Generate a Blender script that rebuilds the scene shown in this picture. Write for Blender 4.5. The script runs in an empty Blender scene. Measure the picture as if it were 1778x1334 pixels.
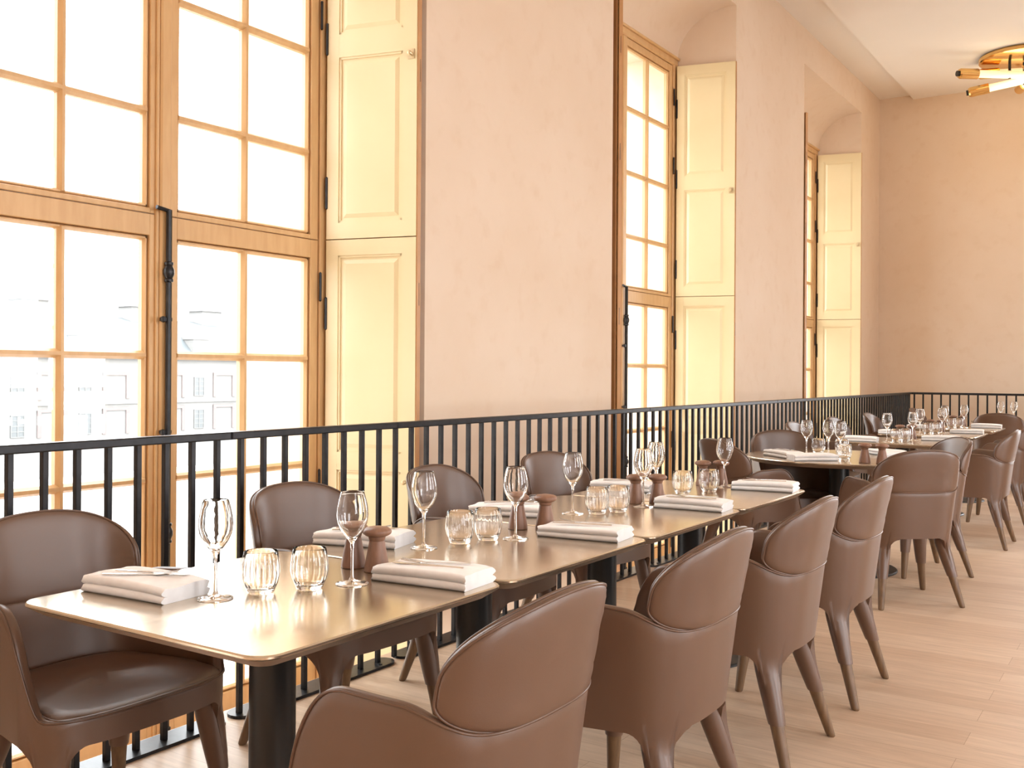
import bpy, bmesh, math, random
from mathutils import Vector, Matrix
random.seed(7)
C = bpy.context.scene.collection
sc = bpy.context.scene
PI = math.pi
def rad(a): return a * PI / 180

# ------------------------------------------------------------------ camera, world, exposure
FPX = 1725.0
cam = bpy.data.cameras.new('camera'); camo = bpy.data.objects.new('camera', cam); C.objects.link(camo)
cam.sensor_width = 36.0; cam.lens = FPX / 1778 * 36.0
cam.shift_y = -19.0 / 1778
cam.clip_start = 0.05; cam.clip_end = 600
YAW = math.atan2(1141, 1725.)
ROLL = 0.0061
fw = Vector((math.cos(YAW), math.sin(YAW), 0)); rt = Vector((math.sin(YAW), -math.cos(YAW), 0)); up = Vector((0, 0, 1))
rt2 = rt * math.cos(ROLL) + up * math.sin(ROLL); up2 = -rt * math.sin(ROLL) + up * math.cos(ROLL)
M = Matrix((rt2, up2, -fw)).transposed().to_4x4(); M.translation = (0, 0, 1.29)
camo.matrix_world = M
sc.camera = camo

w = bpy.data.worlds.new('world'); sc.world = w; w.use_nodes = True
bg = w.node_tree.nodes['Background']; bg.inputs[0].default_value = (0.94, 0.97, 1.0, 1); bg.inputs[1].default_value = 8.5
sc.view_settings.view_transform = 'Standard'; sc.view_settings.look = 'None'
sc.view_settings.exposure = 0.42; sc.view_settings.gamma = 1.0; sc.view_settings.use_curve_mapping = False
cy = sc.cycles
cy.use_denoising = True
cy.max_bounces = 14; cy.diffuse_bounces = 8; cy.glossy_bounces = 6; cy.transmission_bounces = 12; cy.transparent_max_bounces = 16
cy.caustics_reflective = False; cy.caustics_refractive = False
cy.sample_clamp_indirect = 8.0

# ------------------------------------------------------------------ layout constants (metres)
YW = 3.455          # room face of the window wall
YG = 4.0            # room face of the window frames
YO = 4.65           # outer face of the window wall
XF = 14.68          # far wall
XB = -3.4           # wall behind
YR = -4.6           # aisle-side wall
ZC = 5.155          # white ceiling
ZS = 5.215          # strip of ceiling along the window wall
LOW = -0.62         # lower floor in the gap behind the railing
WC = (3.04, 7.81, 12.425)     # window centres
WEXTRA = -1.70  # centre of an added, unseen window that brings in more daylight
YF0, YF1 = -1.5, 0.75       # opening added in the far wall for fill light, beyond the picture's right edge
RC = (-0.6, 3.6, 7.8)                # unseen openings added in the aisle-side wall to light the chair backs
YRAIL = 2.9

# ------------------------------------------------------------------ materials
def mat(name):
    m = bpy.data.materials.new(name); m.use_nodes = True
    nt = m.node_tree
    return m, nt, nt.nodes['Principled BSDF']
def lin(r, g, b):
    f = lambda c: (c / 255 / 12.92) if c / 255 <= 0.04045 else ((c / 255 + 0.055) / 1.055) ** 2.4
    return (f(r), f(g), f(b), 1)
def N(nt, t, **k):
    n = nt.nodes.new(t)
    for a, v in k.items(): setattr(n, a, v)
    return n
def varied(name, col, col2, scale, rough, bump=0.0, bscale=200, metal=0.0, detail=4, stretch=None, spec=0.5, coat=0.0):
    m, nt, b = mat(name)
    tc = N(nt, 'ShaderNodeTexCoord'); mp = N(nt, 'ShaderNodeMapping')
    nt.links.new(tc.outputs['Object'], mp.inputs[0])
    if stretch: mp.inputs['Scale'].default_value = stretch
    no = N(nt, 'ShaderNodeTexNoise'); no.inputs['Scale'].default_value = scale; no.inputs['Detail'].default_value = detail
    nt.links.new(mp.outputs[0], no.inputs[0])
    cr = N(nt, 'ShaderNodeValToRGB'); cr.color_ramp.elements[0].position = 0.3; cr.color_ramp.elements[1].position = 0.7
    cr.color_ramp.elements[0].color = col; cr.color_ramp.elements[1].color = col2
    nt.links.new(no.outputs[0], cr.inputs[0]); nt.links.new(cr.outputs[0], b.inputs['Base Color'])
    b.inputs['Roughness'].default_value = rough; b.inputs['Metallic'].default_value = metal
    b.inputs['Specular IOR Level'].default_value = spec
    b.inputs['Coat Weight'].default_value = coat
    if bump:
        n2 = N(nt, 'ShaderNodeTexNoise'); n2.inputs['Scale'].default_value = bscale; n2.inputs['Detail'].default_value = 3
        nt.links.new(mp.outputs[0], n2.inputs[0])
        bp = N(nt, 'ShaderNodeBump'); bp.inputs['Strength'].default_value = bump; bp.inputs['Distance'].default_value = 0.002
        nt.links.new(n2.outputs[0], bp.inputs['Height']); nt.links.new(bp.outputs[0], b.inputs['Normal'])
    return m
def sc_(c, k): return (c[0] * k, c[1] * k, c[2] * k, 1)

leather_c = lin(97, 71, 55)
LEATHER = varied('taupe_leather', sc_(leather_c, 0.95), sc_(leather_c, 1.05), 3, 0.36, 0.12, 900, spec=0.65)
PIPING = varied('piping_leather', sc_(leather_c, 0.9), leather_c, 3, 0.34)
FOOTWOOD = varied('leg_oak', lin(92, 68, 46), lin(118, 90, 62), 6, 0.5, 0.1, 60, stretch=(12, 12, 1))
SASH = varied('window_wood', lin(196, 156, 108), lin(206, 168, 120), 5, 0.42, 0.06, 40, stretch=(6, 6, 1))
CREAM = varied('cream_paint', lin(219, 200, 158), lin(223, 206, 166), 2, 0.38, 0.04, 60)
CREAM_EDGE = varied('bare_shutter_edge', lin(168, 120, 74), lin(186, 136, 86), 5, 0.5)
IRON = varied('black_iron', (0.018, 0.018, 0.02, 1), (0.03, 0.03, 0.033, 1), 30, 0.36, 0.05, 150, metal=0.6)
BLACK = varied('black_lacquer', (0.012, 0.012, 0.013, 1), (0.016, 0.016, 0.016, 1), 2, 0.38, spec=0.5)
STEEL = varied('polished_steel', (0.7, 0.7, 0.7, 1), (0.76, 0.76, 0.76, 1), 20, 0.18, metal=1.0)
BRASS = varied('polished_brass', (0.80, 0.50, 0.18, 1), (0.86, 0.56, 0.22, 1), 10, 0.16, metal=1.0)
LINEN = varied('white_linen', lin(240, 236, 234), lin(248, 245, 243), 30, 0.85, 0.25, 700, spec=0.2)
MILLWOOD = varied('mill_wood', lin(124, 90, 70), lin(148, 108, 86), 14, 0.45, 0.05, 60, stretch=(5, 5, 1))
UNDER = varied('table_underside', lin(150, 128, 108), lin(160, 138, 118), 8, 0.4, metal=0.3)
STUCCO = varied('ceiling_paint', lin(228, 223, 216), lin(231, 226, 220), 1.2, 0.9, 0.03, 40)
SLATE = varied('slate_roof', (0.095, 0.108, 0.115, 1), (0.11, 0.122, 0.128, 1), 0.5, 0.7)
PALESTONE = varied('pale_facade', (0.175, 0.170, 0.165, 1), (0.19, 0.185, 0.18, 1), 0.3, 0.9)
BRICK = varied('pink_brick', (0.155, 0.127, 0.123, 1), (0.165, 0.135, 0.13, 1), 1.0, 0.9)
DARKPANE = varied('far_panes', (0.085, 0.09, 0.092, 1), (0.11, 0.115, 0.118, 1), 0.6, 0.4)
GRAVEL = varied('pale_gravel', (0.36, 0.35, 0.33, 1), (0.42, 0.41, 0.385, 1), 0.15, 0.95)
OUTSTONE = varied('outer_stone', (0.17, 0.167, 0.163, 1), (0.19, 0.187, 0.182, 1), 0.8, 0.9)

def wall_mat(name, a, b, c2):
    m, nt, bs = mat(name)
    tc = N(nt, 'ShaderNodeTexCoord')
    n1 = N(nt, 'ShaderNodeTexNoise'); n1.inputs['Scale'].default_value = 0.9; n1.inputs['Detail'].default_value = 6; n1.inputs['Roughness'].default_value = 0.6
    n2 = N(nt, 'ShaderNodeTexNoise'); n2.inputs['Scale'].default_value = 7; n2.inputs['Detail'].default_value = 5
    for n in (n1, n2): nt.links.new(tc.outputs['Object'], n.inputs[0])
    cr = N(nt, 'ShaderNodeValToRGB'); cr.color_ramp.elements[0].position = 0.35; cr.color_ramp.elements[1].position = 0.68
    cr.color_ramp.elements[0].color = a; cr.color_ramp.elements[1].color = b
    nt.links.new(n1.outputs[0], cr.inputs[0])
    mx = N(nt, 'ShaderNodeMix', data_type='RGBA')
    mr = N(nt, 'ShaderNodeMapRange'); mr.inputs[1].default_value = 0.55; mr.inputs[2].default_value = 0.8; mr.inputs[4].default_value = 0.5
    nt.links.new(n2.outputs[0], mr.inputs[0]); nt.links.new(mr.outputs[0], mx.inputs[0])
    nt.links.new(cr.outputs[0], mx.inputs[6]); mx.inputs[7].default_value = c2
    nt.links.new(mx.outputs[2], bs.inputs['Base Color'])
    bs.inputs['Roughness'].default_value = 0.9; bs.inputs['Specular IOR Level'].default_value = 0.2
    bp = N(nt, 'ShaderNodeBump'); bp.inputs['Strength'].default_value = 0.12; bp.inputs['Distance'].default_value = 0.004
    nt.links.new(n2.outputs[0], bp.inputs['Height']); nt.links.new(bp.outputs[0], bs.inputs['Normal'])
    return m
WALL = wall_mat('limestone_plaster', lin(212, 191, 169), lin(217, 199, 180), lin(205, 180, 154))

def floor_mat():
    m, nt, b = mat('oak_boards')
    tc = N(nt, 'ShaderNodeTexCoord'); mp = N(nt, 'ShaderNodeMapping')
    mp.inputs['Rotation'].default_value = (0, 0, PI / 2)
    nt.links.new(tc.outputs['Object'], mp.inputs[0])
    br = N(nt, 'ShaderNodeTexBrick'); br.offset = 0.37; br.offset_frequency = 2
    br.inputs['Scale'].default_value = 1.0; br.inputs['Brick Width'].default_value = 1.6; br.inputs['Row Height'].default_value = 0.145
    br.inputs['Mortar Size'].default_value = 0.0012; br.inputs['Mortar Smooth'].default_value = 0.3; br.inputs['Bias'].default_value = 0.0
    br.inputs['Color1'].default_value = lin(214, 190, 166); br.inputs['Color2'].default_value = lin(200, 172, 146); br.inputs['Mortar'].default_value = lin(172, 142, 116)
    nt.links.new(mp.outputs[0], br.inputs[0])
    mp2 = N(nt, 'ShaderNodeMapping'); mp2.inputs['Scale'].default_value = (14, 1.1, 1); nt.links.new(tc.outputs['Object'], mp2.inputs[0])
    no = N(nt, 'ShaderNodeTexNoise'); no.inputs['Scale'].default_value = 3.0; no.inputs['Detail'].default_value = 8; no.inputs['Roughness'].default_value = 0.65; no.inputs['Distortion'].default_value = 0.6
    nt.links.new(mp2.outputs[0], no.inputs[0])
    cr = N(nt, 'ShaderNodeValToRGB'); cr.color_ramp.elements[0].position = 0.25; cr.color_ramp.elements[1].position = 0.75
    cr.color_ramp.elements[0].color = (0.80, 0.77, 0.74, 1); cr.color_ramp.elements[1].color = (1.12, 1.12, 1.12, 1)
    nt.links.new(no.outputs[0], cr.inputs[0])
    mx = N(nt, 'ShaderNodeMix', data_type='RGBA', blend_type='MULTIPLY'); mx.inputs[0].default_value = 1
    nt.links.new(br.outputs[0], mx.inputs[6]); nt.links.new(cr.outputs[0], mx.inputs[7]); nt.links.new(mx.outputs[2], b.inputs['Base Color'])
    b.inputs['Roughness'].default_value = 0.42; b.inputs['Specular IOR Level'].default_value = 0.4
    bp = N(nt, 'ShaderNodeBump'); bp.inputs['Strength'].default_value = 0.06; bp.inputs['Distance'].default_value = 0.002
    nt.links.new(no.outputs[0], bp.inputs['Height']); nt.links.new(bp.outputs[0], b.inputs['Normal'])
    return m
OAK = floor_mat()

def top_mat():
    m, nt, b = mat('brushed_brass_top')
    tc = N(nt, 'ShaderNodeTexCoord'); mp = N(nt, 'ShaderNodeMapping'); mp.inputs['Scale'].default_value = (2.5, 60, 1)
    nt.links.new(tc.outputs['Object'], mp.inputs[0])
    no = N(nt, 'ShaderNodeTexNoise'); no.inputs['Scale'].default_value = 4; no.inputs['Detail'].default_value = 5
    nt.links.new(mp.outputs[0], no.inputs[0])
    n2 = N(nt, 'ShaderNodeTexNoise'); n2.inputs['Scale'].default_value = 5; n2.inputs['Detail'].default_value = 3
    nt.links.new(tc.outputs['Object'], n2.inputs[0])
    cr = N(nt, 'ShaderNodeValToRGB'); cr.color_ramp.elements[0].color = lin(206, 189, 164); cr.color_ramp.elements[1].color = lin(221, 206, 186)
    nt.links.new(n2.outputs[0], cr.inputs[0]); nt.links.new(cr.outputs[0], b.inputs['Base Color'])
    mr = N(nt, 'ShaderNodeMapRange'); mr.inputs[3].default_value = 0.13; mr.inputs[4].default_value = 0.27
    nt.links.new(no.outputs[0], mr.inputs[0]); nt.links.new(mr.outputs[0], b.inputs['Roughness'])
    b.inputs['Metallic'].default_value = 0.9
    bp = N(nt, 'ShaderNodeBump'); bp.inputs['Strength'].default_value = 0.015; bp.inputs['Distance'].default_value = 0.001
    nt.links.new(no.outputs[0], bp.inputs['Height']); nt.links.new(bp.outputs[0], b.inputs['Normal'])
    return m
TOP = top_mat()

def glass_mat(name, ior=1.46, tint=(1, 1, 1, 1)):
    m = bpy.data.materials.new(name); m.use_nodes = True; nt = m.node_tree; nt.nodes.remove(nt.nodes['Principled BSDF'])
    g = N(nt, 'ShaderNodeBsdfGlass'); g.inputs['IOR'].default_value = ior; g.inputs['Roughness'].default_value = 0; g.inputs['Color'].default_value = tint
    nt.links.new(g.outputs[0], nt.nodes['Material Output'].inputs[0])
    return m
CRYSTAL = glass_mat('clear_crystal')
def pane_mat():
    m = bpy.data.materials.new('window_glass'); m.use_nodes = True; nt = m.node_tree; nt.nodes.remove(nt.nodes['Principled BSDF'])
    t = N(nt, 'ShaderNodeBsdfTransparent'); t.inputs[0].default_value = (0.97, 0.98, 0.975, 1)
    g = N(nt, 'ShaderNodeBsdfGlossy'); g.inputs['Roughness'].default_value = 0.01
    lw = N(nt, 'ShaderNodeLayerWeight'); lw.inputs[0].default_value = 0.5
    pw = N(nt, 'ShaderNodeMath', operation='POWER'); pw.inputs[1].default_value = 5.0; nt.links.new(lw.outputs['Facing'], pw.inputs[0])
    fr = N(nt, 'ShaderNodeMath', operation='MULTIPLY_ADD'); fr.inputs[1].default_value = 0.5; fr.inputs[2].default_value = 0.03; nt.links.new(pw.outputs[0], fr.inputs[0])
    mx = N(nt, 'ShaderNodeMixShader')
    nt.links.new(fr.outputs[0], mx.inputs[0]); nt.links.new(t.outputs[0], mx.inputs[1]); nt.links.new(g.outputs[0], mx.inputs[2])
    nt.links.new(mx.outputs[0], nt.nodes['Material Output'].inputs[0])
    return m
PANE = pane_mat()
def glow_mat(name, col, s):
    m, nt, b = mat(name); b.inputs['Base Color'].default_value = (0.9, 0.85, 0.7, 1)
    b.inputs['Emission Color'].default_value = col; b.inputs['Emission Strength'].default_value = s
    return m
BULB = glow_mat('lit_tube', (1.0, 0.66, 0.32, 1), 0.7)

# ------------------------------------------------------------------ mesh helpers
def mesh_of(bm, name, mats, smooth=False, angle=35):
    bmesh.ops.recalc_face_normals(bm, faces=bm.faces[:])
    me = bpy.data.meshes.new(name); bm.to_mesh(me); bm.free()
    for m in (mats if isinstance(mats, (list, tuple)) else [mats]): me.materials.append(m)
    if smooth:
        for p in me.polygons: p.use_smooth = True
        me.set_sharp_from_angle(angle=rad(angle))
    return me
def link(name, me, parent=None, loc=None, rotz=None):
    o = bpy.data.objects.new(name, me); C.objects.link(o)
    if parent: o.parent = parent
    if loc is not None: o.location = loc
    if rotz is not None: o.rotation_euler = (0, 0, rotz)
    return o
def obj(name, bm, mats, parent=None, smooth=False, angle=35, **k):
    return link(name, mesh_of(bm, name, mats, smooth, angle), parent, **k)
def tag(o, label, cat, group=None):
    o['label'] = label; o['category'] = cat
    if group: o['group'] = group
    return o
def thing(name, label, cat, loc=(0, 0, 0), rotz=0, group=None):
    o = bpy.data.objects.new(name, None); C.objects.link(o); o.empty_display_size = 0.1
    o.location = loc; o.rotation_euler = (0, 0, rotz)
    return tag(o, label, cat, group)
def struct(o): o['kind'] = 'structure'; return o
def dup(root, loc, rotz, label, group=None):
    r = root.copy(); C.objects.link(r); r.location = loc; r.rotation_euler = (0, 0, rotz); r['label'] = label
    if group: r['group'] = group
    for ch in list(root.children):
        c = ch.copy(); C.objects.link(c); c.parent = r
        for g in ch.children:
            d = g.copy(); C.objects.link(d); d.parent = c
    return r
def box(bm, x0, x1, y0, y1, z0, z1, mi=0):
    v = [bm.verts.new((x, y, z)) for x in (x0, x1) for y in (y0, y1) for z in (z0, z1)]
    for q in ((0, 1, 3, 2), (4, 6, 7, 5), (0, 4, 5, 1), (2, 3, 7, 6), (0, 2, 6, 4), (1, 5, 7, 3)):
        f = bm.faces.new([v[i] for i in q]); f.material_index = mi
def cbox(bm, x0, x1, y0, y1, z0, z1, c, d=None, both=False):
    """box whose front (low y) edges are chamfered by c in the plane and d in depth; both = rear edges too"""
    d = c if d is None else d
    rings = [(c, y0), (0, y0 + d)] + ([(0, y1 - d), (c, y1)] if both else [(0, y1)])
    vs = []
    for k, y in rings:
        vs.append([bm.verts.new(p) for p in ((x0 + k, y, z0 + k), (x1 - k, y, z0 + k), (x1 - k, y, z1 - k), (x0 + k, y, z1 - k))])
    bm.faces.new(vs[0]); bm.faces.new(vs[-1][::-1])
    for a, b in zip(vs, vs[1:]):
        for i in range(4): bm.faces.new([a[i], a[(i + 1) % 4], b[(i + 1) % 4], b[i]])
def prism(bm, pts, z0, z1):
    a = [bm.verts.new((x, y, z0)) for x, y in pts]; b = [bm.verts.new((x, y, z1)) for x, y in pts]
    bm.faces.new(a[::-1]); bm.faces.new(b); n = len(pts)
    for i in range(n): bm.faces.new([a[i], a[(i + 1) % n], b[(i + 1) % n], b[i]])
def extrude_x(bm, pts, x0, x1):
    a = [bm.verts.new((x0, y, z)) for y, z in pts]; b = [bm.verts.new((x1, y, z)) for y, z in pts]
    bm.faces.new(a); bm.faces.new(b[::-1]); n = len(pts)
    for i in range(n): bm.faces.new([a[i], b[i], b[(i + 1) % n], a[(i + 1) % n]])
def lathe(bm, prof, n=32, cx=0, cy_=0, rib=0, ribn=0, close_ends=True, mi=0):
    rings = []
    for r, z in prof:
        if r < 1e-6: rings.append([bm.verts.new((cx, cy_, z))]); continue
        ring = []
        for i in range(n):
            a = 2 * PI * i / n
            rr = r * (1 + rib * math.cos(ribn * a)) if ribn else r
            ring.append(bm.verts.new((cx + rr * math.cos(a), cy_ + rr * math.sin(a), z)))
        rings.append(ring)
    for a, b in zip(rings, rings[1:]):
        for i in range(n):
            j = (i + 1) % n
            if len(a) == 1 and len(b) == 1: break
            if len(a) == 1: f = bm.faces.new([a[0], b[i], b[j]])
            elif len(b) == 1: f = bm.faces.new([a[i], a[j], b[0]])
            else: f = bm.faces.new([a[i], a[j], b[j], b[i]])
            f.material_index = mi
    if close_ends:
        for r in (rings[0], rings[-1]):
            if len(r) > 2: bm.faces.new(r).material_index = mi
def tube(bm, pts, r, n=8, closed=False, taper=None):
    pts = [Vector(p) for p in pts]; m = len(pts); rings = []
    prev = None
    for i, p in enumerate(pts):
        if closed: t = (pts[(i + 1) % m] - pts[i - 1]).normalized()
        else: t = (pts[min(i + 1, m - 1)] - pts[max(i - 1, 0)]).normalized()
        a = prev - t * prev.dot(t) if prev is not None else (Vector((0, 0, 1)) if abs(t.z) < 0.9 else Vector((1, 0, 0)))
        a = (a - t * a.dot(t)).normalized(); b = t.cross(a); prev = a
        rr = r if taper is None else taper[i]
        rings.append([bm.verts.new(p + (a * math.cos(2 * PI * k / n) + b * math.sin(2 * PI * k / n)) * rr) for k in range(n)])
    for i in range(m if closed else m - 1):
        a, b = rings[i], rings[(i + 1) % m]
        for k in range(n): bm.faces.new([a[k], a[(k + 1) % n], b[(k + 1) % n], b[k]])
    if not closed: bm.faces.new(rings[0][::-1]); bm.faces.new(rings[-1])

# ------------------------------------------------------------------ room shell
def build_room():
    # piers and lintels of the window wall
    bm = bmesh.new()
    HWR, HWG, HWO = 1.25, 1.13, 1.02
    HR = lambda c: 1.30 if c == WC[0] else HWR
    cs = [WEXTRA] + list(WC)
    edges = [XB - 0.3] + [None] * 0
    left = XB - 0.3
    prev = None
    zl, zh = LOW - 0.3, 5.6
    for i in range(len(cs) + 1):
        L = cs[i - 1] if i > 0 else None; R = cs[i] if i < len(cs) else None
        pts = []
        if L is None: pts += [(left, YW)]
        else: pts += [(L + HWO, YO), (L + HWO, YG + 0.09), (L + HWG, YG + 0.09), (L + HWG, YG - 0.01), (L + HR(L), YW)]
        if R is None: pts += [(XF + 0.4, YW), (XF + 0.4, YO)]
        else: pts += [(R - HWR, YW), (R - HWG, YG - 0.01), (R - HWG, YG + 0.09), (R - HWO, YG + 0.09), (R - HWO, YO)]
        if L is None: pts += [(left, YO)]
        prism(bm, pts, zl, zh)
    for c in cs:
        cove = [(YW + 0.0015 + (YG - YW) * math.sin(a), 4.335 + 0.475 * math.cos(a)) for a in [k * PI / 2 / 14 for k in range(15)]][1:]
        extrude_x(bm, cove + [(YG, 4.36), (YO, 4.36), (YO, zh - 0.02), (YW + 0.0015, zh - 0.02), (YW + 0.0015, 4.81)], c - HWR - 0.05, c + HR(c) + 0.05)
        extrude_x(bm, [(YG - 0.3, LOW - 0.25), (YG - 0.3, LOW - 0.005), (YO, LOW - 0.005), (YO, LOW - 0.25)], c - HWR, c + HWR)
    o = struct(obj('wall_left', bm, WALL, smooth=True, angle=8))
    # far wall and aisle-side wall, both with added daylight openings, wall behind
    bm = bmesh.new()
    box(bm, XF, XF + 0.3, YF1, YW, LOW - 0.3, 5.6); box(bm, XF, XF + 0.3, YR - 0.3, YF0, LOW - 0.3, 5.6)
    box(bm, XF, XF + 0.3, YF0, YF1, 4.5, 5.6); box(bm, XF, XF + 0.3, YF0, YF1, LOW - 0.3, 0.15)
    struct(obj('wall_far', bm, WALL))
    bm = bmesh.new()
    for k in range(5):
        y = YF0 + (YF1 - YF0) * k / 4; box(bm, XF + 0.10, XF + 0.16, y - 0.03, y + 0.03, 0.15, 4.5)
    for z in (0.18, 1.25, 2.3, 3.4, 4.46): box(bm, XF + 0.105, XF + 0.155, YF0, YF1, z - 0.03, z + 0.03)
    struct(obj('window_5', bm, SASH))  # frame of the added far-wall opening, a made-up daylight source
    bm = bmesh.new(); box(bm, XB - 0.3, XB, YR - 0.3, YW, LOW - 0.3, 5.6); struct(obj('wall_back', bm, WALL))
    bm = bmesh.new()
    xs = [XB]
    for c in RC: xs += [c - 1.05, c + 1.05]
    xs.append(XF)
    for i in range(0, len(xs), 2): box(bm, xs[i], xs[i + 1], YR - 0.3, YR, LOW - 0.3, 5.6)
    for c in RC:
        box(bm, c - 1.05, c + 1.05, YR - 0.3, YR, 4.3, 5.6); box(bm, c - 1.05, c + 1.05, YR - 0.3, YR, LOW - 0.3, 0.15)
    struct(obj('wall_right', bm, WALL))
    for k, c in enumerate(RC):
        bm = bmesh.new()
        for x0, x1 in ((-1.05, -0.98), (0.98, 1.05), (-0.05, 0.05)): box(bm, c + x0, c + x1, YR - 0.2, YR - 0.12, 0.15, 4.3)
        for z in (0.15, 1.0, 1.85, 2.7, 3.5, 4.23): box(bm, c - 0.98, c - 0.05, YR - 0.19, YR - 0.13, z, z + 0.05); box(bm, c + 0.05, c + 0.98, YR - 0.19, YR - 0.13, z, z + 0.05)
        struct(obj('window_%d' % (6 + k), bm, SASH))  # frames for the added aisle-side openings, invented to let in fill light
    # ceilings
    bm = bmesh.new(); box(bm, XB - 0.3, XF + 0.3, YR - 0.3, 3.005, ZC, ZC + 0.3)
    box(bm, XB - 0.3, XF + 0.3, 3.005, YW + 0.05, ZS, ZS + 0.3)
    struct(obj('ceiling', bm, STUCCO))
    # raised floor and the lower floor in the gap
    bm = bmesh.new(); box(bm, XB, 14.2, YR, 2.985, -0.22, 0.0); struct(obj('floor', bm, OAK))
    bm = bmesh.new(); box(bm, XB, XF, 2.4, YG - 0.02, LOW - 0.2, LOW); box(bm, 13.6, XF, YR, 2.4, LOW - 0.2, LOW)
    struct(obj('floor_lower', bm, varied('lower_floor_stone', lin(214, 186, 150), lin(224, 198, 164), 2, 0.7)))
build_room()

# daylight portals in the openings (they only steer the sky light)
def portal(c, y, sgn, z0, z1):
    l = bpy.data.lights.new('window_daylight', 'AREA'); l.shape = 'RECTANGLE'; l.size = 2.1; l.size_y = z1 - z0
    l.cycles.is_portal = True
    o = bpy.data.objects.new('window_daylight', l); C.objects.link(o)
    o.location = (c, y, (z0 + z1) / 2)
    o.rotation_euler = (PI / 2 * (-1 if sgn < 0 else 1), 0, 0)
for c in (WEXTRA,) + WC: portal(c, YO - 0.1, -1, LOW, 4.36)
for c in RC: portal(c, YR - 0.25, 1, 0.15, 4.3)
l = bpy.data.lights.new('window_daylight', 'AREA'); l.shape = 'RECTANGLE'; l.size = 4.35; l.size_y = YF1 - YF0; l.cycles.is_portal = True
o = bpy.data.objects.new('window_daylight', l); C.objects.link(o); o.location = (XF + 0.2, (YF0 + YF1) / 2, 2.3); o.rotation_euler = (0, PI / 2, 0)

# ------------------------------------------------------------------ windows
def hinge_bm(z, x, y, h=0.17):
    bm = bmesh.new()
    lathe(bm, [(0.0, z - h / 2), (0.008, z - h / 2 + 0.008), (0.008, z + h / 2 - 0.008), (0.0, z + h / 2)], 10, x, y)
    return bm
def window(n, c):
    root = bpy.data.objects.new('window_%d' % n, None); C.objects.link(root); root['kind'] = 'structure'; root.location = (c, YG, 0)
    zb, zt, z1, z2 = -0.60, 4.27, 1.93, 2.033
    bm = bmesh.new()                                    # fixed frame
    for s in (-1, 1): cbox(bm, *sorted((s * 1.036, s * 1.128)), 0.0, 0.09, zb, zt + 0.085, 0.006)
    cbox(bm, -1.128, 1.128, -0.005, 0.09, zt, zt + 0.085, 0.012)
    cbox(bm, -1.128, 1.128, -0.03, 0.0, zt + 0.06, zt + 0.085, 0.008)
    box(bm, -1.073, 1.073, 0.0, 0.16, zb - 0.02, zb + 0.03)
    obj('frame', bm, SASH, root)
    for s in (-1, 1):                                   # two lower leaves and two upper leaves
        for nm, a, b, rows in (('lower_sash', zb + 0.03, z2 - 0.002, (0.19, 0.772, 1.365)), ('upper_sash', z2 + 0.002, zt - 0.004, (2.522, 3.09, 3.66))):
            bm = bmesh.new(); y0, y1 = 0.012, 0.065
            gx0, gx1 = (0.078, 0.974) if s > 0 else (-0.974, -0.078)
            bot = -0.35 if nm == 'lower_sash' else 2.06
            top = z1 if nm == 'lower_sash' else 4.20
            ix = sorted((s * 0.004, s * 1.032))
            cbox(bm, ix[0], gx0, y0, y1, a, b, 0.003); cbox(bm, gx1, ix[1], y0, y1, a, b, 0.003)
            cbox(bm, gx0 - 0.002, gx1 + 0.002, y0, y1, a, bot, 0.003); cbox(bm, gx0 - 0.002, gx1 + 0.002, y0, y1, top, b, 0.003)
            mx = s * 0.514
            # rebate moulding round the glass, then the glazing bars
            for r in ((gx0, gx0 + 0.022, bot, top), (gx1 - 0.022, gx1, bot, top), (gx0, gx1, bot, bot + 0.022), (gx0, gx1, top - 0.022, top)):
                cbox(bm, r[0], r[1], y0 + 0.012, y1, r[2], r[3], 0.008, 0.016)
            cbox(bm, mx - 0.019, mx + 0.019, y0 + 0.004, y1, bot, top, 0.012, 0.022)
            for z in rows: cbox(bm, gx0, gx1, y0 + 0.0045, y1 - 0.0005, z - 0.02, z + 0.02, 0.012, 0.022)
            obj(nm, bm, SASH, root)
            bm = bmesh.new(); box(bm, gx0 + 0.002, gx1 - 0.002, 0.044, 0.048, bot + 0.002, top - 0.002)
            obj('glass', bm, PANE, root)
    bm = bmesh.new(); cbox(bm, -0.034, 0.028, -0.012, 0.012, zb + 0.03, zt - 0.01, 0.008); cbox(bm, -0.052, -0.034, -0.002, 0.012, zb + 0.03, zt - 0.01, 0.004)
    obj('meeting_bead', bm, SASH, root)
    bm = bmesh.new()                                    # iron espagnolette bolt on the meeting stile
    tube(bm, [(-0.005, -0.035, zb + 0.05), (-0.005, -0.035, 2.055)], 0.014, 8)
    tube(bm, [(-0.005, -0.035, 2.05), (-0.075, -0.035, 2.06)], 0.010, 8)
    for z in (1.76, 0.52, -0.45):
        lathe(bm, [(0.014, z - 0.05), (0.021, z - 0.045), (0.021, z - 0.035), (0.017, z - 0.03), (0.026, z - 0.01), (0.026, z + 0.01), (0.017, z + 0.03), (0.021, z + 0.035), (0.021, z + 0.045), (0.014, z + 0.05)], 12, -0.005, -0.035)
    for z in (1.535, 0.2, 1.0):
        box(bm, -0.035, 0.012, -0.04, -0.008, z - 0.008, z + 0.008); lathe(bm, [(0, z - 0.016), (0.013, z - 0.01), (0.013, z + 0.01), (0, z + 0.016)], 10, -0.035, -0.035)
    obj('espagnolette', bm, IRON, root, smooth=True)
    for s in (-1, 1):
        for z in (3.30, 1.77, 0.66, 3.96, -0.3): obj('hinge', hinge_bm(z, s * 1.034, -0.006), IRON, root, smooth=True)
    return root
window(1, WC[0]); window(2, WC[1]); window(3, WC[2]); window(4, WEXTRA)  # the last one is added out of view for extra daylight

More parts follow.
